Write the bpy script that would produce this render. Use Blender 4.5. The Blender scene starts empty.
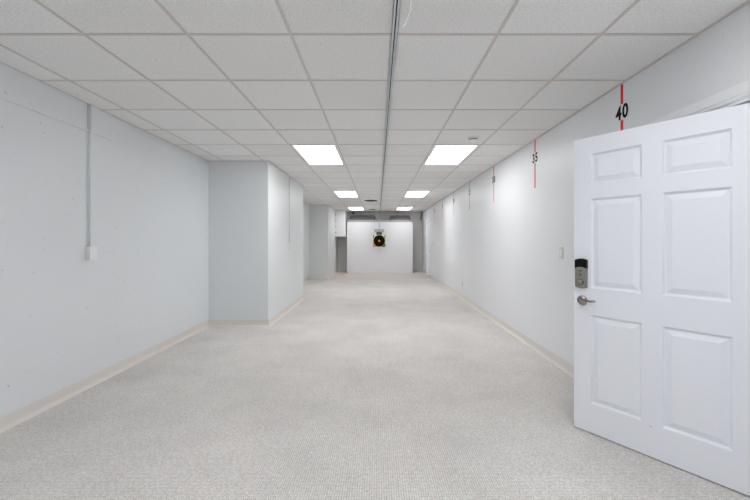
import bpy, bmesh, math, random
from mathutils import Vector, Matrix

random.seed(7)
C = bpy.context.scene.collection
PI = math.pi

# ---------------------------------------------------------------- camera, world, exposure
FOC, VX, VY, EYE = 360.6, 377.7, 240.6, 1.31          # focal length and vanishing point in the 750 x 500 frame
cam_d = bpy.data.cameras.new('camera')
cam_d.sensor_width = 36.0
cam_d.lens = 36.0 * FOC / 750.0
cam_d.shift_x = -(VX - 375.0) / 750.0
cam_d.shift_y = -(250.0 - VY) / 750.0
cam_d.clip_start = 0.02
cam = bpy.data.objects.new('camera', cam_d)
C.objects.link(cam)
cam.location = (0, 0, EYE)
cam.rotation_euler = (PI / 2, 0, 0)
bpy.context.scene.camera = cam

w = bpy.data.worlds.new('world')
bpy.context.scene.world = w
w.use_nodes = True
w.node_tree.nodes['Background'].inputs[0].default_value = (0.8, 0.9, 1.0, 1)
w.node_tree.nodes['Background'].inputs[1].default_value = 0.15

vs = bpy.context.scene.view_settings
vs.view_transform = 'Standard'
vs.look = 'None'
vs.gamma = 1.0
vs.use_curve_mapping = False
vs.exposure = 0.0
LAMP = 10.4                                             # emission of the ceiling panels
LAMP_COL = (0.99, 0.99, 0.99)
# unseen cool fill light, added behind the viewpoint to tint door and near walls
fill_d = bpy.data.lights.new('cool_fill', 'AREA')
fill_d.shape = 'RECTANGLE'; fill_d.size = 2.0; fill_d.size_y = 1.1
fill_d.energy = 13.0; fill_d.color = (0.84, 0.91, 1.0)
fill_o = bpy.data.objects.new('cool_fill', fill_d); C.objects.link(fill_o)
fill_o.location = (-0.6, -2.66, 1.55); fill_o.rotation_euler = (PI / 2, 0, 0)
bpy.context.scene.cycles.max_bounces = 16
bpy.context.scene.cycles.diffuse_bounces = 10

# ---------------------------------------------------------------- room numbers (metres)
T = 0.6096
CEIL = 2.5256
XL, XR = -2.581, 1.893
YF, YB = -2.6, 15.3                                    # wall behind the camera, far wall
PX, PY0, PY1 = -1.668, 5.504, 8.07                     # first pier
RX = -2.32                                             # recess wall
QX, QY0 = -1.70, 12.25                                 # second pier
GX0, GY0 = 0.0978, 3.4866 * T                          # ceiling grid phase
DY0, DY1, DH = 1.765, 2.70, 2.044                      # near doorway in the right wall
EY0, EY1, EH = 12.93, 13.69, 2.045                     # far doorway
FY = 12.2                                              # carpet ends here

def lin(c):
    return tuple(((v / 255) / 12.92 if v / 255 <= 0.04045 else ((v / 255 + 0.055) / 1.055) ** 2.4) for v in c)

# ---------------------------------------------------------------- materials
def mat(name, rgb, rough=0.5, metal=0.0, spec=0.5):
    m = bpy.data.materials.new(name)
    m.use_nodes = True
    b = m.node_tree.nodes['Principled BSDF']
    b.inputs['Base Color'].default_value = (*lin(rgb), 1)
    b.inputs['Roughness'].default_value = rough
    b.inputs['Metallic'].default_value = metal
    b.inputs['Specular IOR Level'].default_value = spec
    return m

class N:
    """tiny node helper"""
    def __init__(s, m):
        s.t = m.node_tree; s.b = s.t.nodes['Principled BSDF']
    def n(s, typ, **kw):
        x = s.t.nodes.new(typ)
        for k, v in kw.items():
            if k.startswith('i_'):
                x.inputs[k[2:].replace('_', ' ')].default_value = v
            else:
                setattr(x, k, v)
        return x
    def l(s, a, b): s.t.links.new(a, b)
    def pos(s): return s.n('ShaderNodeNewGeometry').outputs['Position']
    def ramp(s, src, stops):
        r = s.n('ShaderNodeValToRGB')
        e = r.color_ramp.elements
        while len(e) < len(stops): e.new(0.5)
        for q, (p, c) in zip(e, stops):
            q.position = p; q.color = (*c, 1)
        s.l(src, r.inputs[0]); return r.outputs[0]
    def mix(s, typ, fac, a, b):
        x = s.n('ShaderNodeMix', data_type='RGBA', blend_type=typ)
        for v, k in ((fac, 0), (a, 6), (b, 7)):
            if hasattr(v, 'is_linked'): s.l(v, x.inputs[k])
            else: x.inputs[k].default_value = v if k == 0 else (*v, 1)
        return x.outputs[2]
    def bump(s, h, strength, dist, prev=None):
        x = s.n('ShaderNodeBump')
        x.inputs['Strength'].default_value = strength
        x.inputs['Distance'].default_value = dist
        s.l(h, x.inputs['Height'])
        if prev: s.l(prev, x.inputs['Normal'])
        return x.outputs[0]

def wall_mat(name, rgb, rough, axis_seams, pit=0.5):
    """painted concrete panels: faint vertical joints, small pits, slight unevenness"""
    m = mat(name, rgb, rough, 0, 0.35); k = N(m)
    P = k.pos()
    big = k.n('ShaderNodeTexNoise'); big.inputs['Scale'].default_value = 0.9; big.inputs['Detail'].default_value = 4
    k.l(P, big.inputs['Vector'])
    c = lin(rgb)
    col = k.ramp(big.outputs[0], [(0.3, tuple(v * 0.965 for v in c)), (0.7, c)])
    sp = k.n('ShaderNodeTexNoise'); sp.inputs['Scale'].default_value = 26.0; sp.inputs['Detail'].default_value = 3
    k.l(P, sp.inputs['Vector'])
    spot = k.ramp(sp.outputs[0], [(0.70, (0, 0, 0)), (0.73, (1, 1, 1))])
    col = k.mix('MIX', 0.0, col, col)
    mx = k.n('ShaderNodeMath', operation='MULTIPLY'); mx.inputs[1].default_value = 0.35 * pit
    k.l(spot, mx.inputs[0])
    col = k.mix('MIX', mx.outputs[0], col, lin((120, 122, 124)))
    # vertical joints every 1.22 m
    if axis_seams:
        sx = k.n('ShaderNodeSeparateXYZ'); k.l(P, sx.inputs[0])
        md = k.n('ShaderNodeMath', operation='PINGPONG'); md.inputs[1].default_value = 0.61
        ad = k.n('ShaderNodeMath', operation='ADD'); ad.inputs[1].default_value = axis_seams[1]
        k.l(sx.outputs[axis_seams[0]], ad.inputs[0]); k.l(ad.outputs[0], md.inputs[0])
        jt = k.ramp(md.outputs[0], [(0.0, (0, 0, 0)), (0.006, (1, 1, 1))])
    f = k.n('ShaderNodeTexNoise'); f.inputs['Scale'].default_value = 34; f.inputs['Detail'].default_value = 5
    k.l(P, f.inputs['Vector'])
    nrm = k.bump(f.outputs[0], 0.16 * pit, 0.01)
    nrm = k.bump(big.outputs[0], 0.12, 0.03, nrm)
    if axis_seams: nrm = k.bump(jt, 0.22, 0.004, nrm)
    k.l(nrm, k.b.inputs['Normal'])
    k.l(col, k.b.inputs['Base Color'])
    return m

M = {}
M['wall_l'] = wall_mat('painted_concrete', (228, 232, 235), 0.42, (1, 0.13), 1.0)
M['wall_p'] = wall_mat('painted_pier', (228, 232, 234), 0.42, (0, 0.13), 0.7)
M['wall_q'] = wall_mat('painted_far_pier', (217, 220, 219), 0.42, (0, 0.13), 0.7)
M['wall_r'] = wall_mat('painted_drywall', (231, 233, 236), 0.40, None, 0.25)
M['wall_b'] = wall_mat('painted_back', (222, 222, 220), 0.5, None, 0.3)
M['trim'] = mat('white_trim', (238, 240, 243), 0.35)
M['door'] = mat('white_door_paint', (234, 237, 244), 0.33)
M['base'] = mat('beige_vinyl_base', (224, 219, 213), 0.45)
M['grid'] = mat('grid_metal', (212, 205, 200), 0.5)
M['white'] = mat('white_plastic', (238, 239, 240), 0.4)
M['plate'] = mat('grey_white_plate', (212, 213, 215), 0.4)
M['wire'] = mat('white_wire', (252, 253, 253), 0.5)
M['offwhite'] = mat('off_white_plastic', (226, 226, 224), 0.4)
M['frame'] = mat('white_lamp_frame', (242, 242, 240), 0.4)
M['nickel'] = mat('satin_nickel', (158, 153, 145), 0.24, 1.0)
M['nickel_dk'] = mat('dark_nickel', (120, 115, 108), 0.3, 1.0)
M['black'] = mat('black_gloss', (10, 10, 12), 0.4, 0, 0.2)
M['blackm'] = mat('black_matte', (22, 22, 22), 0.6)
M['galv'] = mat('galvanised_steel', (214, 219, 223), 0.42, 0.1)
M['slot'] = mat('rail_slot_shade', (44, 46, 48), 0.6, 0.4)  # shade inside the rail slot, painted as a dark colour
M['conduit'] = mat('painted_conduit', (206, 210, 212), 0.4)
M['red'] = mat('red_tape', (228, 16, 24), 0.4, 0, 0.3)
M['ink'] = mat('black_vinyl', (8, 8, 10), 0.65, 0, 0.15)
M['panel'] = mat('white_backstop', (231, 232, 235), 0.5)
M['panel_bk'] = mat('grey_board', (168, 169, 170), 0.7)  # backing board's shade put into its grey; also colours the screw mark
M['dark_grey'] = mat('dark_grey', (118, 118, 116), 0.9)
M['orange'] = mat('orange_paper', (247, 120, 24), 0.5)
M['lime'] = mat('lime_paper', (188, 206, 74), 0.5)
M['olive'] = mat('olive_paper', (84, 88, 54), 0.6)
M['tgt'] = mat('black_target', (9, 7, 6), 0.8, 0, 0.1)
M['brown'] = mat('brown_clamp', (92, 78, 66), 0.55)
M['bar'] = mat('grey_bar', (182, 184, 187), 0.6, 0, 0.2)
M['paper'] = mat('white_paper', (226, 224, 214), 0.6)
M['hall'] = mat('hall_wall', (220, 222, 224), 0.6)
M['vent_dk'] = mat('vent_dark', (38, 37, 36), 0.7)  # dark tone for the vent throat and cones

def carpet_mat():
    m = mat('loop_carpet', (205, 200, 194), 0.95, 0, 0.1); k = N(m)
    P = k.pos()
    mp = k.n('ShaderNodeMapping'); mp.inputs['Scale'].default_value = (78, 88, 78)
    mp.inputs['Rotation'].default_value = (0, 0, 0.0)
    k.l(P, mp.inputs[0])
    v = k.n('ShaderNodeTexVoronoi'); v.inputs['Scale'].default_value = 1.0; v.inputs['Randomness'].default_value = 0.16
    k.l(mp.outputs[0], v.inputs['Vector'])
    loop = k.ramp(v.outputs['Distance'], [(0.0, (1, 1, 1)), (0.75, (0, 0, 0))])
    fine = k.n('ShaderNodeTexNoise'); fine.inputs['Scale'].default_value = 60; fine.inputs['Detail'].default_value = 3
    k.l(P, fine.inputs['Vector'])
    big = k.n('ShaderNodeTexNoise'); big.inputs['Scale'].default_value = 1.6; big.inputs['Detail'].default_value = 5
    big.inputs['Roughness'].default_value = 0.6
    k.l(P, big.inputs['Vector'])
    c0, c1 = lin((229, 227, 225)), lin((243, 241, 239))
    col = k.ramp(big.outputs[0], [(0.35, c0), (0.66, c1)])
    fl = k.ramp(fine.outputs[0], [(0.36, lin((222, 218, 215))), (0.62, lin((255, 255, 255)))])
    col = k.mix('MULTIPLY', 0.40, col, fl)
    tint = k.ramp(v.outputs['Color'], [(0.2, lin((230, 227, 224))), (0.8, (1, 1, 1))])
    col = k.mix('MULTIPLY', 0.55, col, tint)
    gap = k.ramp(v.outputs['Distance'], [(0.36, (1, 1, 1)), (0.72, lin((150, 142, 137)))])
    col = k.mix('MULTIPLY', 0.8, col, gap)
    k.l(col, k.b.inputs['Base Color'])
    nrm = k.bump(loop, 0.5, 0.006)
    k.l(nrm, k.b.inputs['Normal'])
    return m
M['carpet'] = carpet_mat()

def back_floor_mat():
    m = mat('smooth_floor', (192, 182, 176), 0.6, 0, 0.3); k = N(m)
    nz = k.n('ShaderNodeTexNoise'); nz.inputs['Scale'].default_value = 9; nz.inputs['Detail'].default_value = 6
    k.l(k.pos(), nz.inputs['Vector'])
    k.l(k.ramp(nz.outputs[0], [(0.3, lin((196, 186, 180))), (0.7, lin((212, 203, 197)))]), k.b.inputs['Base Color'])
    return m
M['floor2'] = back_floor_mat()

def tile_mat():
    m = mat('fissured_tile', (226, 226, 225), 0.85, 0, 0.15); k = N(m)
    P = k.pos()
    f = k.n('ShaderNodeTexNoise'); f.inputs['Scale'].default_value = 95; f.inputs['Detail'].default_value = 4
    f.inputs['Roughness'].default_value = 0.65
    k.l(P, f.inputs['Vector'])
    col = k.ramp(f.outputs[0], [(0.33, lin((224, 223, 222))), (0.5, lin((241, 241, 240))), (0.7, lin((246, 246, 246)))])
    g = k.n('ShaderNodeNewGeometry')
    isl = k.ramp(g.outputs['Random Per Island'], [(0.0, lin((250, 249, 248))), (1.0, (1, 1, 1))])
    col = k.mix('MULTIPLY', 1.0, col, isl)
    k.l(col, k.b.inputs['Base Color'])
    k.l(k.bump(f.outputs[0], 0.25, 0.004), k.b.inputs['Normal'])
    return m
M['tile'] = tile_mat()

def emit_mat(f):
    m = bpy.data.materials.new('lit_diffuser'); m.use_nodes = True
    b = m.node_tree.nodes['Principled BSDF']
    b.inputs['Base Color'].default_value = (0.8, 0.8, 0.8, 1)
    b.inputs['Emission Color'].default_value = (*LAMP_COL, 1)
    b.inputs['Emission Strength'].default_value = LAMP * f
    return m
M['lit'] = emit_mat(1.0)
M['lit_dim'] = emit_mat(0.75)                            # far pair dimmed to hold down the brightness on the backstop

# ---------------------------------------------------------------- mesh helpers
def box(bm, x0, x1, y0, y1, z0, z1, skip=()):
    v = [bm.verts.new(p) for p in ((x0, y0, z0), (x1, y0, z0), (x1, y1, z0), (x0, y1, z0),
                                   (x0, y0, z1), (x1, y0, z1), (x1, y1, z1), (x0, y1, z1))]
    for f in ((0, 3, 2, 1), (4, 5, 6, 7), (0, 1, 5, 4), (1, 2, 6, 5), (2, 3, 7, 6), (3, 0, 4, 7)):
        bm.faces.new([v[i] for i in f])
    return v

def obj(name, bm, m, parent=None, bevel=0, seg=2, smooth=False):
    bmesh.ops.recalc_face_normals(bm, faces=bm.faces)
    me = bpy.data.meshes.new(name)
    bm.to_mesh(me); bm.free()
    for x in (m if isinstance(m, (list, tuple)) else [m]): me.materials.append(x)
    o = bpy.data.objects.new(name, me); C.objects.link(o)
    if parent is not None: o.parent = parent
    if smooth:
        for p in me.polygons: p.use_smooth = True
    if bevel:
        b = o.modifiers.new('bevel', 'BEVEL'); b.width = bevel; b.segments = seg; b.limit_method = 'ANGLE'
    return o

def boxes(name, bl, m, parent=None, bevel=0):
    bm = bmesh.new()
    for b in bl: box(bm, *b)
    return obj(name, bm, m, parent, bevel)

def lathe(bm, prof, n=32, axis='z', c=(0, 0, 0)):
    """revolve (r, h) pairs; axis z / y / x"""
    rings = []
    for r, h in prof:
        ring = []
        for i in range(n):
            a = 2 * PI * i / n
            p = {'z': (r * math.cos(a), r * math.sin(a), h), 'y': (r * math.cos(a), h, r * math.sin(a)),
                 'x': (h, r * math.cos(a), r * math.sin(a))}[axis]
            ring.append(bm.verts.new(tuple(p[j] + c[j] for j in range(3))))
        rings.append(ring)
    for a, b in zip(rings, rings[1:]):
        for i in range(n):
            bm.faces.new((a[i], a[(i + 1) % n], b[(i + 1) % n], b[i]))
    bm.faces.new(rings[0]); bm.faces.new(rings[-1])

def tube(bm, pts, r, n=10):
    pts = [Vector(p) for p in pts]
    rad = r if isinstance(r, (list, tuple)) else [r] * len(pts)
    prev = None
    up = None
    for i, p in enumerate(pts):
        d = (pts[min(i + 1, len(pts) - 1)] - pts[max(i - 1, 0)]).normalized()
        if up is None:
            up = Vector((1, 0, 0)) if abs(d.x) < 0.8 else Vector((0, 0, 1))
        a = (up - d * up.dot(d)).normalized(); b = d.cross(a); up = a
        ring = [bm.verts.new(p + a * math.cos(2 * PI * j / n) * rad[i] + b * math.sin(2 * PI * j / n) * rad[i]) for j in range(n)]
        if prev:
            for j in range(n):
                bm.faces.new((prev[j], prev[(j + 1) % n], ring[(j + 1) % n], ring[j]))
        else:
            bm.faces.new(ring[::-1])
        prev = ring
    bm.faces.new(prev)

def tag(o, label, cat, group=None, kind=None):
    o['label'] = label; o['category'] = cat
    if group: o['group'] = group
    if kind: o['kind'] = kind
    return o

def empty(name, loc, label, cat, group=None, rz=0.0):
    o = bpy.data.objects.new(name, None); C.objects.link(o)
    o.location = loc; o.rotation_euler = (0, 0, rz); o.empty_display_size = 0.1
    return tag(o, label, cat, group)

def struct(o, label=None, cat=None):
    o['kind'] = 'structure'
    if label: o['label'] = label; o['category'] = cat
    return o

def copy_tree(root, loc, label):
    r = root.copy(); C.objects.link(r); r.location = loc; r['label'] = label
    for ch in list(root.children):
        c = ch.copy(); C.objects.link(c); c.parent = r
        for g in list(ch.children):
            d = g.copy(); C.objects.link(d); d.parent = c
    return r

# ---------------------------------------------------------------- the setting
HI = 2.72
struct(boxes('floor', [(XL, XR, YF, FY, -0.06, 0.0)], M['carpet']), 'beige grey loop pile carpet running down the long room', 'carpet')
struct(boxes('floor_back', [(RX, XR, FY, YB, -0.06, -0.002)], M['floor2']), 'smooth pinkish beige floor strip before the white backstop', 'floor')
struct(boxes('floor_hall', [(XR, 3.2, 0.6, 4.2, -0.06, 0.0)], M['floor2']), 'plain floor of the hall beyond the open door', 'floor')

o = struct(boxes('wall_left', [(XL - 0.12, XL, YF, PY0, -0.06, HI)], M['wall_l']), 'white painted concrete wall along the left side', 'wall')
# thin raised band along the top of the left wall with a ragged lower edge
bm = bmesh.new()
ys = [YF + i * (3.49 - YF) / 120 for i in range(121)]
low = [2.281 + random.uniform(-0.0035, 0.0035) + 0.004 * math.sin(y * 3.1) for y in ys]
t0 = [bm.verts.new((XL + 0.013, y, CEIL - 0.004)) for y in ys]
b0 = [bm.verts.new((XL + 0.013, y, z)) for y, z in zip(ys, low)]
t1 = [bm.verts.new((XL - 0.004, y, CEIL - 0.004)) for y in ys]
b1 = [bm.verts.new((XL - 0.004, y, z + 0.001)) for y, z in zip(ys, low)]
for i in range(120):
    bm.faces.new((t0[i], t0[i + 1], b0[i + 1], b0[i]))
    bm.faces.new((b0[i], b0[i + 1], b1[i + 1], b1[i]))
    bm.faces.new((t1[i], t1[i + 1], t0[i + 1], t0[i]))
bm.faces.new((t0[-1], t1[-1], b1[-1], b0[-1])); bm.faces.new((t0[0], b0[0], b1[0], t1[0]))
band = obj('raised_band', bm, M['wall_l'], o)

struct(boxes('wall_pier', [(XL - 0.12, PX, PY0, PY1, -0.06, HI)], M['wall_p'], bevel=0.006), 'white painted pier jutting out from the left wall', 'pier')
struct(boxes('wall_recess', [(RX - 0.12, RX, PY1, QY0, -0.06, HI)], M['wall_l']), 'white wall of the recess behind the left pier', 'wall')
struct(boxes('wall_pier_back', [(RX - 0.12, QX, QY0, YB, -0.06, HI)], M['wall_q'], bevel=0.006), 'second white pier at the far left end', 'pier')
struct(boxes('wall_back', [(QX, XR + 0.13, YB, YB + 0.12, -0.06, HI)], M['wall_b']), 'grey white end wall behind the white backstop', 'wall')
struct(boxes('wall_front', [(XL - 0.12, -1.62, YF - 0.12, YF, -0.06, HI), (0.42, XR + 0.13, YF - 0.12, YF, -0.06, HI),
                            (-1.62, 0.42, YF - 0.12, YF, -0.06, 0.98), (-1.62, 0.42, YF - 0.12, YF, 2.12, HI)], M['wall_r']), 'white wall behind the viewpoint', 'wall')
W = 0.125
struct(boxes('wall_right', [(XR, XR + W, YF, DY0, -0.06, HI), (XR, XR + W, DY1, EY0, -0.06, HI), (XR, XR + W, EY1, YB, -0.06, HI),
                            (XR, XR + W, DY0, DY1, DH, HI), (XR, XR + W, EY0, EY1, EH, HI)], M['wall_r']),
       'long white wall on the right with red distance marks', 'wall')
struct(boxes('wall_hall', [(3.2, 3.3, 0.6, 4.2, -0.06, HI), (XR + W, 3.3, 0.5, 0.6, -0.06, HI), (XR + W, 3.3, 4.2, 4.3, -0.06, HI),
                           (XR + W, 3.3, 0.5, 4.3, 2.5, HI)], M['hall']), 'plain hall walls beyond the open door', 'wall')

struct(boxes('added_window', [(-1.68, -1.615, YF - 0.05, YF + 0.02, 0.92, 2.18), (0.415, 0.48, YF - 0.05, YF + 0.02, 0.92, 2.18),
                         (-1.615, 0.415, YF - 0.05, YF + 0.02, 0.92, 0.985), (-1.615, 0.415, YF - 0.05, YF + 0.02, 2.115, 2.18),
                         (-0.62, -0.58, YF - 0.04, YF + 0.005, 0.985, 2.115)], M['trim']), 'added white window frame round the fill light behind the viewpoint', 'window')  # unseen window, added to go with the cool fill light
# ceiling: lay-in tiles, open where lamps and diffusers sit
def cx(k): return GX0 + k * T
def cy(n): return GY0 + n * T
lamp_rows = [-3, 4, 11, 18]
lamp_cells = {(k, n + d) for k in (-2, 1) for n in lamp_rows for d in (0, 1)}
vent_cells = {(-1, 14), (-1, 19)}
bm = bmesh.new()
for k in range(-5, 3):
    for n in range(-8, 22):
        if (k, n) in lamp_cells or (k, n) in vent_cells: continue
        x0, x1 = max(cx(k), XL), min(cx(k + 1), XR)
        y0, y1 = max(cy(n), YF), min(cy(n + 1), YB)
        if x1 - x0 < 0.02 or y1 - y0 < 0.02: continue
        if y0 > PY0 and y1 < PY1 and x1 < PX: continue
        if y0 > QY0 and x1 < QX: continue
        h = CEIL + random.uniform(0.0, 0.0015)
        box(bm, x0 + 0.002, x1 - 0.002, y0 + 0.002, y1 - 0.002, h, h + 0.016)
ceil = struct(obj('ceiling', bm, M['tile']), 'white suspended ceiling of square speckled tiles', 'ceiling')
bm = bmesh.new()
g = 0.0092
for k in range(-4, 3):
    box(bm, cx(k) - g, cx(k) + g, YF, YB, CEIL - 0.0035, CEIL)
for n in range(-7, 22):
    if YF < cy(n) < YB:
        box(bm, XL, XR, cy(n) - g, cy(n) + g, CEIL - 0.003, CEIL)
for b in ((XL, XL + 0.02, YF, PY0), (XR - 0.02, XR, YF, YB), (XL, PX, PY0 - 0.02, PY0), (PX, PX + 0.02, PY0 - 0.02, PY1 + 0.02),
          (RX, RX + 0.02, PY1, QY0), (RX, QX, QY0 - 0.02, QY0), (QX, QX + 0.02, QY0 - 0.02, YB), (QX, XR, YB - 0.02, YB)):
    box(bm, *b, CEIL - 0.004, CEIL - 0.0005)
grid = obj('ceiling_grid', bm, M['grid'], ceil)
grid['label'] = 'pale beige metal grid holding the tiles'

# upper slab above the suspended ceiling
struct(boxes('ceiling_slab', [(XL - 0.12, XR + W, YF - 0.12, YB + 0.12, HI, HI + 0.1)], M['wall_b']), 'slab over the suspended ceiling', 'ceiling')

# vinyl cove bases, swept along the foot of the walls
def sweep(name, path, m, label):
    prof = [(0.0005, 0.102), (0.0035, 0.102), (0.0045, 0.098), (0.0045, 0.030), (0.008, 0.018), (0.014, 0.009), (0.026, 0.003), (0.026, -0.001), (0.0005, -0.001)]
    P = [Vector(p) for p in path]
    bm = bmesh.new(); rings = []
    for i, p in enumerate(P):
        d0 = (P[i] - P[i - 1]).normalized() if i else (P[1] - P[0]).normalized()
        d1 = (P[i + 1] - P[i]).normalized() if i < len(P) - 1 else d0
        n0 = Vector((d0.y, -d0.x)); n1 = Vector((d1.y, -d1.x))
        mt = (n0 + n1); mt = mt / max(0.2, mt.dot(n0))
        rings.append([bm.verts.new((p.x + mt.x * u, p.y + mt.y * u, z)) for u, z in prof])
    for a, b in zip(rings, rings[1:]):
        for j in range(len(prof)):
            q = (j + 1) % len(prof)
            bm.faces.new((a[j], a[q], b[q], b[j]))
    bm.faces.new(rings[0]); bm.faces.new(rings[-1])
    return struct(obj(name, bm, m), label, 'baseboard')
sweep('baseboard_left', [(XL, YF), (XL, PY0), (PX, PY0), (PX, PY1), (RX, PY1), (RX, QY0), (QX, QY0), (QX, YB), (XR, YB), (XR, EY1 + 0.06)],
      M['base'], 'beige vinyl base along the left wall, piers and end wall')
sweep('baseboard_right', [(XR, EY0 - 0.06), (XR, DY1 + 0.056)], M['base'], 'beige vinyl base along the right wall')
sweep('baseboard_front', [(XR, DY0 - 0.056), (XR, YF), (XL, YF)], M['base'], 'beige vinyl base behind the viewpoint')

# door casings
def casing(name, y0, y1, h, label, wd=0.056):
    bm = bmesh.new()
    for a, b, t in ((0, wd, 0.010), (0.006, wd - 0.012, 0.014), (0.022, wd - 0.030, 0.018)):
        xa = XR - t
        box(bm, xa, XR + 0.001, y0 - b, y0 - a, 0, h + a)
        box(bm, xa, XR + 0.001, y1 + a, y1 + b, 0, h + a)
        box(bm, xa, XR + 0.001, y0 - b, y1 + b, h + a, h + b)
    j = 0.018                                        # jamb lining and stop
    box(bm, XR - 0.002, XR + W, y0 - 0.0005, y0 + j, 0, h)
    box(bm, XR - 0.002, XR + W, y1 - j, y1 + 0.0005, 0, h)
    box(bm, XR - 0.002, XR + W, y0, y1, h - j, h + 0.0005)
    box(bm, XR + 0.055, XR + 0.09, y1 - j - 0.012, y1 - j, 0, h - j)
    return struct(obj(name, bm, M['trim'], None, 0.003), label, 'door trim')
casing('trim_1', DY0, DY1, DH, 'white moulded casing round the near doorway', 0.084)
casing('trim_2', EY0, EY1, EH, 'white casing round the far doorway', 0.058)

# ---------------------------------------------------------------- near door (open, six panels)
def door_leaf(bm, wd, z0, z1, th, cols, rows):
    xs = sorted({0, wd, *[v for c in cols for v in c]}); zs = sorted({z0, z1, *[v for r in rows for v in r]})
    for side in (0, 1):
        yb = 0.0 if side == 0 else -th
        sg = -1 if side == 0 else 1
        def P(x, z, d): return bm.verts.new((x, yb + sg * d, z))
        for a, b in zip(xs, xs[1:]):
            for c, d in zip(zs, zs[1:]):
                if (a, b) in cols and (c, d) in rows:
                    prev = None
                    for ins, dep in ((0, 0), (0.004, 0.004), (0.010, 0.0145), (0.014, 0.016), (0.017, 0.016), (0.046, 0.0035), (0.048, 0.003)):
                        ring = [P(a + ins, c + ins, dep), P(b - ins, c + ins, dep), P(b - ins, d - ins, dep), P(a + ins, d - ins, dep)]
                        if prev:
                            for i in range(4):
                                bm.faces.new((prev[i], prev[(i + 1) % 4], ring[(i + 1) % 4], ring[i]))
                        prev = ring
                    bm.faces.new(prev)
                else:
                    bm.faces.new((P(a, c, 0), P(b, c, 0), P(b, d, 0), P(a, d, 0)))
    for p in (((0, 0), (0, -th)), ((wd, 0), (wd, -th))):
        (x, ya), (_, yb) = p
        bm.faces.new([bm.verts.new(q) for q in ((x, ya, z0), (x, yb, z0), (x, yb, z1), (x, ya, z1))])
    for z in (z0, z1):
        bm.faces.new([bm.verts.new(q) for q in ((0, 0, z), (wd, 0, z), (wd, -th, z), (0, -th, z))])
    bmesh.ops.remove_doubles(bm, verts=bm.verts, dist=0.00005)

DW = 0.914
bm = bmesh.new()
cols = [(DW - 0.4025, DW - 0.108), (DW - 0.804, DW - 0.504)]
cols = [(round(a, 4), round(b, 4)) for a, b in cols]
door_leaf(bm, DW, 0.008, 2.012, 0.044, cols, [(0.205, 0.806), (0.986, 1.594), (1.692, 1.900)])
door = obj('door_1', bm, M['door'])
HX, HY = 1.922, 1.798
door.location = (HX, HY, 0)
door.rotation_euler = (0, 0, math.atan2(0.804, -0.594))
struct(door, 'white six panel door standing open at the right with keypad lock', 'door')

# keypad lock: local x from hinge to free edge (free edge at DW), local y out of the face
def plate_pts(x, z, hw, hh, crown, n=10):
    pts = []
    for i in range(n + 1):
        t = -1 + 2 * i / n
        pts.append((x + hw * t, z + hh - crown * t * t))
    for i in range(n + 1):
        t = 1 - 2 * i / n
        pts.append((x + hw * t, z - hh + crown * 0.7 * t * t))
    return pts
def prism(bm, pts, y0, y1, taper=1.0):
    mx = sum(p[0] for p in pts) / len(pts); mz = sum(p[1] for p in pts) / len(pts)
    a = [bm.verts.new((x, y0, z)) for x, z in pts]
    b = [bm.verts.new((mx + (x - mx) * taper, y1, mz + (z - mz) * taper)) for x, z in pts]
    n = len(pts)
    for i in range(n): bm.faces.new((a[i], a[(i + 1) % n], b[(i + 1) % n], b[i]))
    bm.faces.new(a[::-1]); bm.faces.new(b)
lx = DW - 0.053
bm = bmesh.new(); prism(bm, plate_pts(lx, 1.083, 0.039, 0.104, 0.010), 0, 0.022, 0.95)
lock = obj('keypad_lock', bm, M['nickel'], door, 0.003); lock['label'] = 'satin nickel keypad deadbolt housing'
bm = bmesh.new()
top = [p for p in plate_pts(lx, 1.083, 0.0395, 0.1045, 0.010)[:11]]
n = 10
top += [(lx + 0.0395 * (1 - 2 * i / n), 1.118 + 0.010 * (1 - (1 - 2 * i / n) ** 2)) for i in range(n + 1)]
prism(bm, top, 0.0005, 0.0255, 0.95)
kp = obj('touch_keypad', bm, M['black'], lock, 0.002); kp['label'] = 'black touch keypad'
bm = bmesh.new(); lathe(bm, [(0.0215, 0.0215), (0.0215, 0.0235), (0.019, 0.0245), (0.018, 0.0225), (0.0, 0.0225)][:4] + [(0.001, 0.0225)], 28, 'y', (lx, 0, 1.026))
obj('turn_ring', bm, M['nickel_dk'], lock)
bm = bmesh.new(); lathe(bm, [(0.0165, 0.022), (0.0165, 0.0285), (0.0145, 0.030), (0.001, 0.030)], 28, 'y', (lx, 0, 1.026))
obj('cylinder_cap', bm, M['nickel'], lock)
bm = bmesh.new()
pts = [(lx + 0.011 * math.cos(a * PI / 10), 1.104 + 0.0058 * math.sin(a * PI / 10)) for a in range(20)]
prism(bm, pts, 0.0205, 0.0228)
obj('oval_badge', bm, M['nickel_dk'], lock)
bm = bmesh.new(); prism(bm, [(lx - 0.005, 1.080), (lx + 0.005, 1.080), (lx + 0.0032, 1.071), (lx - 0.0032, 1.071)], 0.0205, 0.0225)
obj('indicator', bm, M['black'], lock)

rx_, rz_ = DW - 0.056, 0.898
bm = bmesh.new(); lathe(bm, [(0.034, 0.0), (0.034, 0.004), (0.031, 0.009), (0.022, 0.013), (0.014, 0.015), (0.012, 0.030), (0.012, 0.044), (0.001, 0.046)], 36, 'y', (rx_, 0, rz_))
lev = obj('lever_handle', bm, M['nickel'], door, 0, smooth=False); lev['label'] = 'satin nickel lever handle'
bm = bmesh.new()
tube(bm, [(rx_ + 0.006, 0.038, rz_), (rx_ - 0.012, 0.042, rz_ + 0.002), (rx_ - 0.035, 0.047, rz_ + 0.006), (rx_ - 0.056, 0.050, rz_ + 0.006), (rx_ - 0.074, 0.050, rz_ + 0.006),
          (rx_ - 0.090, 0.047, rz_ + 0.010), (rx_ - 0.099, 0.041, rz_ + 0.007)], [0.010, 0.0105, 0.0095, 0.0085, 0.008, 0.0075, 0.005], 12)
obj('lever', bm, M['nickel'], lev, smooth=True)
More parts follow.
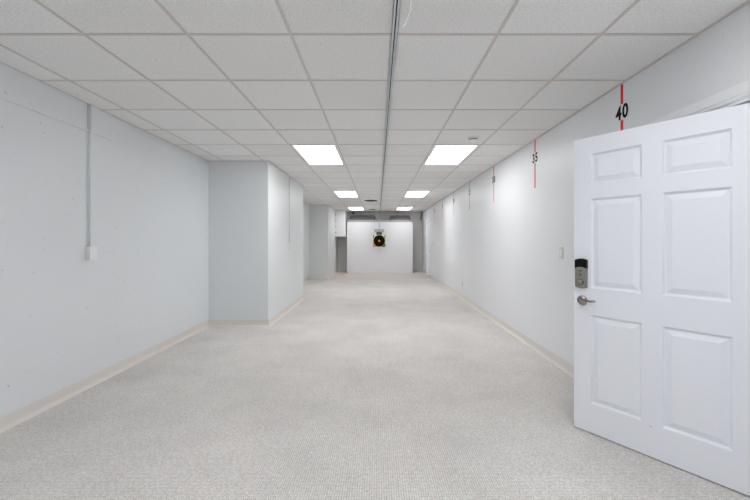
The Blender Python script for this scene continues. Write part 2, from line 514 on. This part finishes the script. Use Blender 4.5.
bm = bmesh.new(); box(bm, DW - 0.001, DW + 0.0008, -0.035, -0.009, rz_ - 0.028, rz_ + 0.028)
lt = obj('latch_plate', bm, M['nickel'], door)
bm = bmesh.new(); box(bm, DW, DW + 0.010, -0.029, -0.015, rz_ - 0.010, rz_ + 0.010)
obj('latch_bolt', bm, M['nickel_dk'], lt, 0.002)
bm = bmesh.new(); box(bm, DW - 0.001, DW + 0.0008, -0.035, -0.009, 1.083 - 0.028, 1.083 + 0.028)
obj('bolt_plate', bm, M['nickel'], door)
for z in (0.25, 1.02, 1.80):
    bm = bmesh.new()
    lathe(bm, [(0.007, z - 0.045), (0.007, z + 0.045)], 12, 'z', (0.0, 0.006, 0))
    box(bm, 0.0, 0.03, -0.001, 0.001, z - 0.044, z + 0.044)
    obj('hinge', bm, M['nickel'], door)
bm = bmesh.new(); lathe(bm, [(0.004, -0.001), (0.004, 0.0012), (0.001, 0.0015)], 12, 'y', (DW - 0.448, 0, 0.190))
obj('screw_mark', bm, M['panel_bk'], door)

# far door, closed, set in its jamb
bm = bmesh.new()
w2 = EY1 - EY0 - 0.042
door_leaf(bm, w2, 0.012, EH - 0.022, 0.036, [(0.10, round(w2 / 2 - 0.045, 4)), (round(w2 / 2 + 0.045, 4), round(w2 - 0.10, 4))], [(0.2, 0.8), (0.98, 1.59), (1.69, 1.9)])
d2 = obj('door_2', bm, M['door'])
d2.location = (XR + 0.045, EY0 + 0.021, 0); d2.rotation_euler = (0, 0, PI / 2)
struct(d2, 'closed white door far down the right wall', 'door')
bm = bmesh.new(); lathe(bm, [(0.032, 0.0), (0.032, 0.005), (0.012, 0.009), (0.011, 0.030), (0.024, 0.038), (0.027, 0.050), (0.022, 0.060), (0.001, 0.064)], 24, 'y', (0.065, 0, 0.935))
kb = obj('door_knob', bm, M['nickel_dk'], d2, smooth=True); kb['label'] = 'dark metal door knob'

# ---------------------------------------------------------------- ceiling lamps
def make_lamp(label):
    r = empty('ceiling_light', (0, 0, 0), label, 'ceiling light', 'ceiling light panels')
    bm = bmesh.new()
    a, b, f = T / 2 - 0.0115, T - 0.0115, 0.036
    for q in ((-a, -a + f, -b, b), (a - f, a, -b, b), (-a + f, a - f, -b, -b + f), (-a + f, a - f, b - f, b)):
        box(bm, *q, -0.004, 0.03)
    box(bm, -a, a, -b, b, 0.03, 0.06)
    obj('lamp_frame', bm, M['frame'], r, 0.0015)
    bm = bmesh.new(); box(bm, -a + f, a - f, -b + f, b - f, 0.001, 0.012)
    obj('diffuser', bm, M['lit'], r)
    return r
names = {(-2, 4): 'large nearest glowing ceiling panel, left of the metal rail', (1, 4): 'large nearest glowing ceiling panel, right of the metal rail',
         (-2, 11): 'mid distance glowing ceiling panel, left of the rail', (1, 11): 'mid distance glowing ceiling panel, right of the rail',
         (-2, 18): 'farthest glowing ceiling panel beside the hanging white box', (1, 18): 'farthest glowing ceiling panel near the right wall',
         (-2, -3): 'glowing ceiling panel overhead, left of the viewpoint', (1, -3): 'glowing ceiling panel overhead, right of the viewpoint'}
proto = None
for n in (4, 11, 18, -3):
    for k in (-2, 1):
        loc = (cx(k) + T / 2, cy(n) + T, CEIL)
        if proto is None:
            proto = make_lamp(names[(k, n)]); proto.location = loc
        else:
            c = copy_tree(proto, loc, names[(k, n)])
            if n == 18:
                for ch in c.children:
                    if ch.name.startswith('diffuser'):
                        ch.data = ch.data.copy(); ch.data.materials[0] = M['lit_dim']

# ---------------------------------------------------------------- air diffusers, detectors
def vent(k, n, label, rad):
    r = empty('ceiling_vent', (cx(k) + T / 2, cy(n) + T / 2, CEIL), label, 'air vent', 'air vents in the ceiling')
    a = T / 2 - 0.0115
    bm = bmesh.new()
    m_ = 40
    ring = [bm.verts.new((rad * math.cos(2 * PI * i / m_), rad * math.sin(2 * PI * i / m_), -0.001)) for i in range(m_)]
    sq = []
    for i in range(m_):
        c, s = math.cos(2 * PI * i / m_), math.sin(2 * PI * i / m_)
        q = a / max(abs(c), abs(s)); sq.append(bm.verts.new((c * q, s * q, -0.001)))
    for i in range(m_):
        bm.faces.new((ring[i], ring[(i + 1) % m_], sq[(i + 1) % m_], sq[i]))
    top = [bm.verts.new((v.co.x, v.co.y, 0.012)) for v in sq]
    for i in range(m_): bm.faces.new((sq[i], sq[(i + 1) % m_], top[(i + 1) % m_], top[i]))
    obj('vent_plate', bm, M['frame'], r)
    bm = bmesh.new(); lathe(bm, [(rad, 0.0), (rad, 0.09), (0.001, 0.09)], 40)
    bm.faces.ensure_lookup_table()
    for f in [f for f in bm.faces if len(f.verts) == 40 and f.calc_center_median().z < 0.01]: bm.faces.remove(f)
    obj('vent_throat', bm, M['vent_dk'], r)
    for i, fr in enumerate((0.80, 0.52, 0.24)):
        bm = bmesh.new()
        lathe(bm, [(rad * fr * 0.55, 0.035), (rad * fr * 0.60, 0.037), (rad * fr, -0.010), (rad * fr - 0.004, -0.012)], 40)
        obj('vent_cone', bm, M['vent_dk'], r, smooth=False)
vent(-1, 14, 'round dark ceiling vent left of the rail, the nearer one', 0.205)
vent(-1, 19, 'round dark ceiling vent left of the rail near the end wall', 0.13)

def detector(x, y, label):
    r = empty('smoke_detector', (x, y, CEIL), label, 'smoke detector', 'smoke detectors')
    bm = bmesh.new(); lathe(bm, [(0.062, 0.001), (0.062, -0.012), (0.056, -0.016)], 32)
    obj('mounting_base', bm, M['white'], r)
    bm = bmesh.new(); lathe(bm, [(0.049, -0.015), (0.049, -0.027)], 32)
    obj('sensor_slot', bm, M['blackm'], r)
    bm = bmesh.new(); lathe(bm, [(0.053, -0.026), (0.053, -0.032), (0.046, -0.040), (0.024, -0.044), (0.001, -0.045)], 32)
    obj('cover', bm, M['white'], r, smooth=False)
detector(1.125, 4.26, 'round white smoke detector just before the near right ceiling panel')
detector(0.97, 12.4, 'tiny round detector before the farthest right ceiling panel')

# ---------------------------------------------------------------- rail on the ceiling
rail = empty('ceiling_rail', (GX0, 0, CEIL), 'slotted galvanised metal rail running along the ceiling centre', 'rail')
def rail_piece(name, y0, y1, wd, hh, slot, m):
    bm = bmesh.new()
    t = 0.003; z1 = -0.004; z0 = z1 - hh
    box(bm, -wd / 2, -wd / 2 + t, y0, y1, z0, z1); box(bm, wd / 2 - t, wd / 2, y0, y1, z0, z1)
    box(bm, -wd / 2 + t, wd / 2 - t, y0, y1, z1 - t, z1)
    box(bm, -wd / 2, -slot / 2, y0, y1, z0, z0 + t); box(bm, slot / 2, wd / 2, y0, y1, z0, z0 + t)
    return obj(name, bm, m, rail, 0)
def rail_core(y0, y1, wd, hh):
    bm = bmesh.new(); box(bm, -wd / 2 + 0.004, wd / 2 - 0.004, y0, y1, -0.0095, -0.0065)
    return bm
splits = [YF, -0.6, 2.44, 5.49, 8.53, 11.58, 14.75]
for a, b in zip(splits, splits[1:]):
    o = rail_piece('channel', a + 0.0015, b - 0.0015, 0.036, 0.013, 0.0080, M['galv'])
    obj('slot_shade', rail_core(a, b, 0.036, 0.024), M['slot'], o)  # dark strip that deepens the shade behind the slot
for y in splits[1:-1]:
    bm = bmesh.new(); box(bm, -0.022, 0.022, y - 0.05, y + 0.05, -0.032, -0.004)
    # coupler: a U sleeve round the joint
    bm.free(); bm = bmesh.new()
    box(bm, -0.0215, -0.018, y - 0.05, y + 0.05, -0.019, -0.004); box(bm, 0.018, 0.0215, y - 0.05, y + 0.05, -0.019, -0.004)
    obj('joint_sleeve', bm, M['galv'], rail)

# dangling white string near the viewer
bm = bmesh.new()
sy = 1.72
def wp(x, y, d): return ((x - VX) * d / FOC, d, EYE + (VY - y) * d / FOC)
tube(bm, [(wp(411, 0, sy)[0] + 0.002, sy, CEIL), wp(411, -8, sy), wp(411, 4, sy), wp(410.3, 11, sy), wp(408, 17, sy), wp(405.8, 23, sy), wp(404.2, 25.6, sy), wp(402.6, 26.6, sy)],
     [0.003] * 6 + [0.004, 0.004], 8)
tag(obj('dangling_wire', bm, M['wire'], smooth=True), 'thin white wire dangling from the ceiling beside the rail', 'wire')

# ---------------------------------------------------------------- conduits on the left wall and pier
def conduit(name, x, y, zbox, label, cover):
    r = empty(name, (x, y, zbox), label, 'conduit', 'wall conduits')
    zt = CEIL - 0.004 - zbox
    if cover:
        bm = bmesh.new(); box(bm, -0.002, 0.038, -0.026, -0.008, 2.297 - zbox, zt)
        obj('raceway_cover', bm, M['conduit'], r, 0.004)
    bm = bmesh.new(); tube(bm, [(0.013, 0, 0.05), (0.013, 0, 1.0), (0.013, 0, (2.300 - zbox) if cover else zt)], 0.007, 12)
    obj('conduit_pipe', bm, M['galv'], r, smooth=True)
    bm = bmesh.new(); lathe(bm, [(0.013, 0.048), (0.013, 0.066), (0.0115, 0.070)], 8, 'z', (0.014, 0, 0))
    obj('connector', bm, M['galv'], r)
    bm = bmesh.new(); box(bm, -0.002, 0.046, -0.036, 0.036, -0.056, 0.056)
    bx = obj('junction_box', bm, M['offwhite'], r, 0.005)
    bm = bmesh.new(); box(bm, 0.045, 0.049, -0.039, 0.039, -0.059, 0.059)
    pl = obj('cover_plate', bm, M['white'], bx, 0.003)
    return r
conduit('wall_conduit', XL, 3.215, 1.196, 'metal conduit with white box on the near left wall', True)
conduit('wall_conduit', PX, 6.77, 1.225, 'metal conduit with white box on the side of the left pier', False)

# ---------------------------------------------------------------- switches and outlets
def plate(name, x, y, z, facing, label, cat, outlet=False, wd=0.075, hh=0.122):
    r = empty(name, (x, y, z), label, cat, 'switch and outlet plates', rz=0 if facing < 0 else PI)
    bm = bmesh.new(); box(bm, -0.008, 0.001, -wd / 2, wd / 2, -hh / 2, hh / 2)
    obj('cover_plate', bm, M['plate'], r, 0.003)
    if outlet:
        for s in (-1, 1):
            bm = bmesh.new(); lathe(bm, [(0.0165, -0.005), (0.0165, -0.0095), (0.001, -0.0095)], 20, 'x', (0, 0, s * 0.0195))
            sk = obj('socket', bm, M['offwhite'], r)
            for q in (-1, 1):
                bm = bmesh.new(); box(bm, -0.0100, -0.0090, q * 0.006 - 0.0012, q * 0.006 + 0.0012, s * 0.0195 - 0.004, s * 0.0195 + 0.005)
                obj('slot', bm, M['blackm'], sk)
    else:
        bm = bmesh.new(); box(bm, -0.0095, -0.005, -0.017, 0.017, -0.034, 0.034)
        rk = obj('rocker_frame', bm, M['offwhite'], r, 0.001)
        bm = bmesh.new()
        v = [bm.verts.new(p) for p in ((-0.0092, -0.0145, -0.030), (-0.0092, 0.0145, -0.030), (-0.0135, 0.0145, 0.0), (-0.0135, -0.0145, 0.0),
                                       (-0.0105, -0.0145, 0.030), (-0.0105, 0.0145, 0.030))]
        bm.faces.new((v[0], v[1], v[2], v[3])); bm.faces.new((v[3], v[2], v[5], v[4]))
        w_ = [bm.verts.new((-0.006, s * 0.0145, z_)) for z_ in (-0.030, 0.0, 0.030) for s in (-1, 1)]
        for s in (0, 1):
            a = [v[0], v[3], v[4]] if s == 0 else [v[1], v[2], v[5]]
            b = [w_[0], w_[2], w_[4]] if s == 0 else [w_[1], w_[3], w_[5]]
            for i in (0, 1): bm.faces.new((a[i], a[i + 1], b[i + 1], b[i]))
        bm.faces.new((v[4], v[5], w_[5], w_[4])); bm.faces.new((v[0], v[1], w_[1], w_[0]))
        obj('rocker', bm, M['white'], rk)
    for s in (-1, 1):
        bm = bmesh.new(); lathe(bm, [(0.0032, -0.005), (0.003, -0.0092), (0.001, -0.0095)], 10, 'x', (0, 0, s * 0.048))
        obj('screw', bm, M['offwhite'], r)
plate('light_switch', XR, 3.71, 1.183, -1, 'white switch plate on the right wall beside the open door', 'light switch')
plate('light_switch', XR, 12.35, 1.19, -1, 'small white switch plate beside the far door', 'light switch')
plate('light_switch', QX, 13.9, 1.19, 1, 'small white switch plate on the far left pier', 'light switch')
plate('wall_outlet', XR, 8.06, 0.335, -1, 'white outlet low on the right wall above the base', 'outlet', True)

# ---------------------------------------------------------------- distance marks on the right wall
def text_mesh(s, size, depth):
    cu = bpy.data.curves.new('digits', 'FONT')
    cu.body = s; cu.size = size; cu.extrude = depth; cu.offset = cu.offset = size * 0.03
    cu.align_x = 'CENTER'; cu.align_y = 'CENTER'
    ob = bpy.data.objects.new('digits', cu); C.objects.link(ob)
    dg = bpy.context.evaluated_depsgraph_get(); dg.update()
    me = bpy.data.meshes.new_from_object(ob.evaluated_get(dg))
    bpy.data.objects.remove(ob); bpy.data.curves.remove(cu)
    return me
near = {40: 'just above the open white door', 35: 'left of the open white door', 30: 'beside the near right ceiling panel', 25: 'third from the open door',
        20: 'fourth from the open door', 15: 'fifth from the open door', 10: 'closest to the far door'}
for i, num in enumerate((40, 35, 30, 25, 20, 15, 10)):
    y = 2.795 + 1.5435 * i
    r = empty('distance_mark', (XR, y, 2.306), 'red line with black number %d %s' % (num, near[num]), 'distance mark', 'red distance marks on the right wall')
    zt = CEIL - 0.005 - 2.306
    zb = (2.134 if num == 40 else 1.942) - 2.306
    for a, b in ((0.062, zt), (zb, -0.062)):
        bm = bmesh.new(); box(bm, -0.0008, 0.0004, -0.0145, 0.0145, a, b)
        obj('tape_strip', bm, M['red'], r)
    for j, ch in enumerate(str(num)):
        me = text_mesh(ch, 0.152, 0.0006); me.name = 'digit'
        me.materials.clear(); me.materials.append(M['ink'])
        xs = [v.co.x for v in me.vertices]; zs = [v.co.y for v in me.vertices]
        mx, mz = (max(xs) + min(xs)) / 2, (max(zs) + min(zs)) / 2
        sc = 0.112 / (max(zs) - min(zs))
        for v in me.vertices:
            a, b, d = (v.co.x - mx) * sc * 0.88, (v.co.y - mz) * sc, v.co.z
            # reads along -Y, faces -X
            v.co = (-0.0012 - d, -(a + (-0.0385 if j == 0 else 0.0385)), b)
        me.flip_normals()
        dgt = bpy.data.objects.new('digit', me); C.objects.link(dgt); dgt.parent = r

# ---------------------------------------------------------------- far end: backstop, target, box
bs = empty('backstop', (0.09, 14.72, 0), 'big white backstop board standing before the end wall', 'backstop')
bm = bmesh.new(); box(bm, -1.339, 0.02, -0.05, 0.03, 0.0, 2.068)
obj('face_board', bm, M['panel'], bs, 0.004)
bm = bmesh.new(); box(bm, 0.0215, 1.339, -0.05, 0.03, 0.0, 2.068)
obj('face_board', bm, M['panel'], bs, 0.004)
bm = bmesh.new(); box(bm, -1.335, 1.24, 0.031, 0.10, 0.0, 2.164)
bk = obj('backing_board', bm, M['panel_bk'], bs, 0.004); bk['label'] = 'backing board showing above the white face, shade put into its grey'
for x in (-0.75, 0.72):
    bm = bmesh.new(); tube(bm, [(x, 0.066, 2.16), (x, 0.066, CEIL - 0.003)], 0.005, 8)
    obj('support_wire', bm, M['nickel_dk'], bs)

def block(x0, x1, zt, label):  # rounded dark grey mass filling the dark band over the backstop
    r_ = 0.17; yc_ = 15.06
    pts = [(yc_ - r_, 0.0)] + [(yc_ - r_ * math.cos(PI * i / 14), zt - r_ + r_ * math.sin(PI * i / 14)) for i in range(15)] + [(yc_ + r_, 0.0)]
    bm = bmesh.new()
    xs = [x0, x0 + 0.02, x0 + 0.08, x1 - 0.08, x1 - 0.02, x1]; ins = [0.08, 0.03, 0, 0, 0.03, 0.08]
    rings = [[bm.verts.new((x, yc_ + (y - yc_) * (1 - q / r_), z - (q if z > 0.1 else 0))) for y, z in pts] for x, q in zip(xs, ins)]
    for a, b in zip(rings, rings[1:]):
        for i in range(len(pts)):
            j = (i + 1) % len(pts); bm.faces.new((a[i], a[j], b[j], b[i]))
    bm.faces.new(rings[0]); bm.faces.new(rings[-1])
    tag(obj('dark_block', bm, M['dark_grey'], smooth=True), label, 'block', 'dark padding behind the backstop')
block(-1.17, -0.10, 2.36, 'dark grey padding showing over the backstop, left of the pole')
block(0.50, 1.36, 2.36, 'dark grey padding showing over the backstop, right of the pole')

tg = empty('target_hanger', (0.060, 14.56, 0), 'pale pole and clamp hanging from the rail holding the round target', 'target hanger')
zz = lambda y: EYE + (VY - y) * 14.52 / FOC
bm = bmesh.new(); box(bm, -0.018, 0.018, -0.012, 0.012, zz(230), CEIL - 0.030)
obj('pole', bm, M['bar'], tg)
bm = bmesh.new(); box(bm, -0.20, 0.20, -0.016, 0.016, zz(232.3), zz(229))
obj('crossbar', bm, M['bar'], tg, 0.003)
bm = bmesh.new(); box(bm, -0.115, 0.115, -0.048, 0.018, zz(235.6), zz(231.8))
obj('clamp', bm, M['brown'], tg, 0.004)
tc = zz(240.9)
hw = 0.243
pt = empty('paper_target', (0.062, 14.505, tc), 'square paper target with black disc and orange centre', 'target')
bm = bmesh.new(); box(bm, -hw, hw, -0.002, 0.004, -hw, hw)
sh = obj('sheet', bm, M['paper'], pt)
def disc(name, r0, m, y0, y1, par):
    bm = bmesh.new(); lathe(bm, [(r0, y0), (r0, y1), (0.0005, y1)], 48, 'y'); return obj(name, bm, m, par)
disc('rim', 0.243, M['lime'], -0.001, -0.0035, pt)
bl = disc('black_disc', 0.231, M['tgt'], -0.001, -0.005, pt); bl['label'] = 'black disc with thin rings'
disc('ring', 0.155, M['olive'], -0.001, -0.0056, bl); disc('ring', 0.151, M['tgt'], -0.001, -0.0062, bl)
disc('bullseye', 0.046, M['orange'], -0.001, -0.0075, pt)
def corner(sx, sz, m, name, y=-0.0028):
    bm = bmesh.new()
    a = [(sx * hw, sz * hw), (sx * hw, sz * hw * 0.38)]
    for i in range(9):
        t = math.atan2(0.38, 0.925) + (math.atan2(0.925, 0.38) - math.atan2(0.38, 0.925)) * i / 8
        a.append((sx * 0.2445 * math.cos(t), sz * 0.2445 * math.sin(t)))
    a.append((sx * hw * 0.38, sz * hw))
    prism(bm, a, -0.001, y)
    obj(name, bm, m, pt)
corner(-1, -1, M['orange'], 'orange_corner'); corner(1, -1, M['olive'], 'olive_corner')
for s in (-1, 1):
    bm = bmesh.new(); box(bm, s * hw - (0.03 if s > 0 else 0), s * hw + (0 if s > 0 else 0.03), -0.0032, -0.001, 0.10, hw)
    obj('edge_strip', bm, M['olive'], pt)

# white box hung from the ceiling against the far pier
hb = empty('hanging_box', (0, 0, 0), 'white box fixed high on the far left pier beside the backstop', 'box')
bm = bmesh.new(); box(bm, QX + 0.001, -1.292, 14.42, YB - 0.001, 1.467, CEIL - 0.005)
obj('casing', bm, M['panel'], hb, 0.006)
for y in (214.4, 220.4, 226.4, 232.4):
    bm = bmesh.new(); lathe(bm, [(0.02, 0.0), (0.02, -0.004), (0.001, -0.007)], 12, 'y', (QX + 0.022, 14.42, EYE + (VY - y) * 14.42 / FOC))
    obj('screw', bm, M['nickel_dk'], hb)

# small black camera high on the end wall, and cable in the right corner
sc_ = empty('security_camera', (-1.03, YB - 0.002, 2.47), 'tiny black camera at the top of the end wall, left', 'camera')
bm = bmesh.new(); box(bm, -0.03, 0.03, -0.02, 0.0, -0.03, 0.03); obj('bracket', bm, M['offwhite'], sc_, 0.004)
bm = bmesh.new(); lathe(bm, [(0.03, -0.018), (0.042, -0.03), (0.042, -0.10), (0.034, -0.112), (0.001, -0.114)], 20, 'y'); obj('camera_body', bm, M['blackm'], sc_)
bm = bmesh.new()
yc = YB - 0.05
tube(bm, [(XR - 0.035, yc, CEIL - 0.004), (XR - 0.028, yc, 2.44), (XR - 0.040, yc, 2.36), (XR - 0.062, yc, 2.28), (XR - 0.070, yc, 2.20), (XR - 0.072, yc, 2.16)], 0.017, 10)
tag(obj('hanging_cable', bm, M['blackm'], smooth=True), 'short black cable hanging in the far right corner by the ceiling', 'cable')
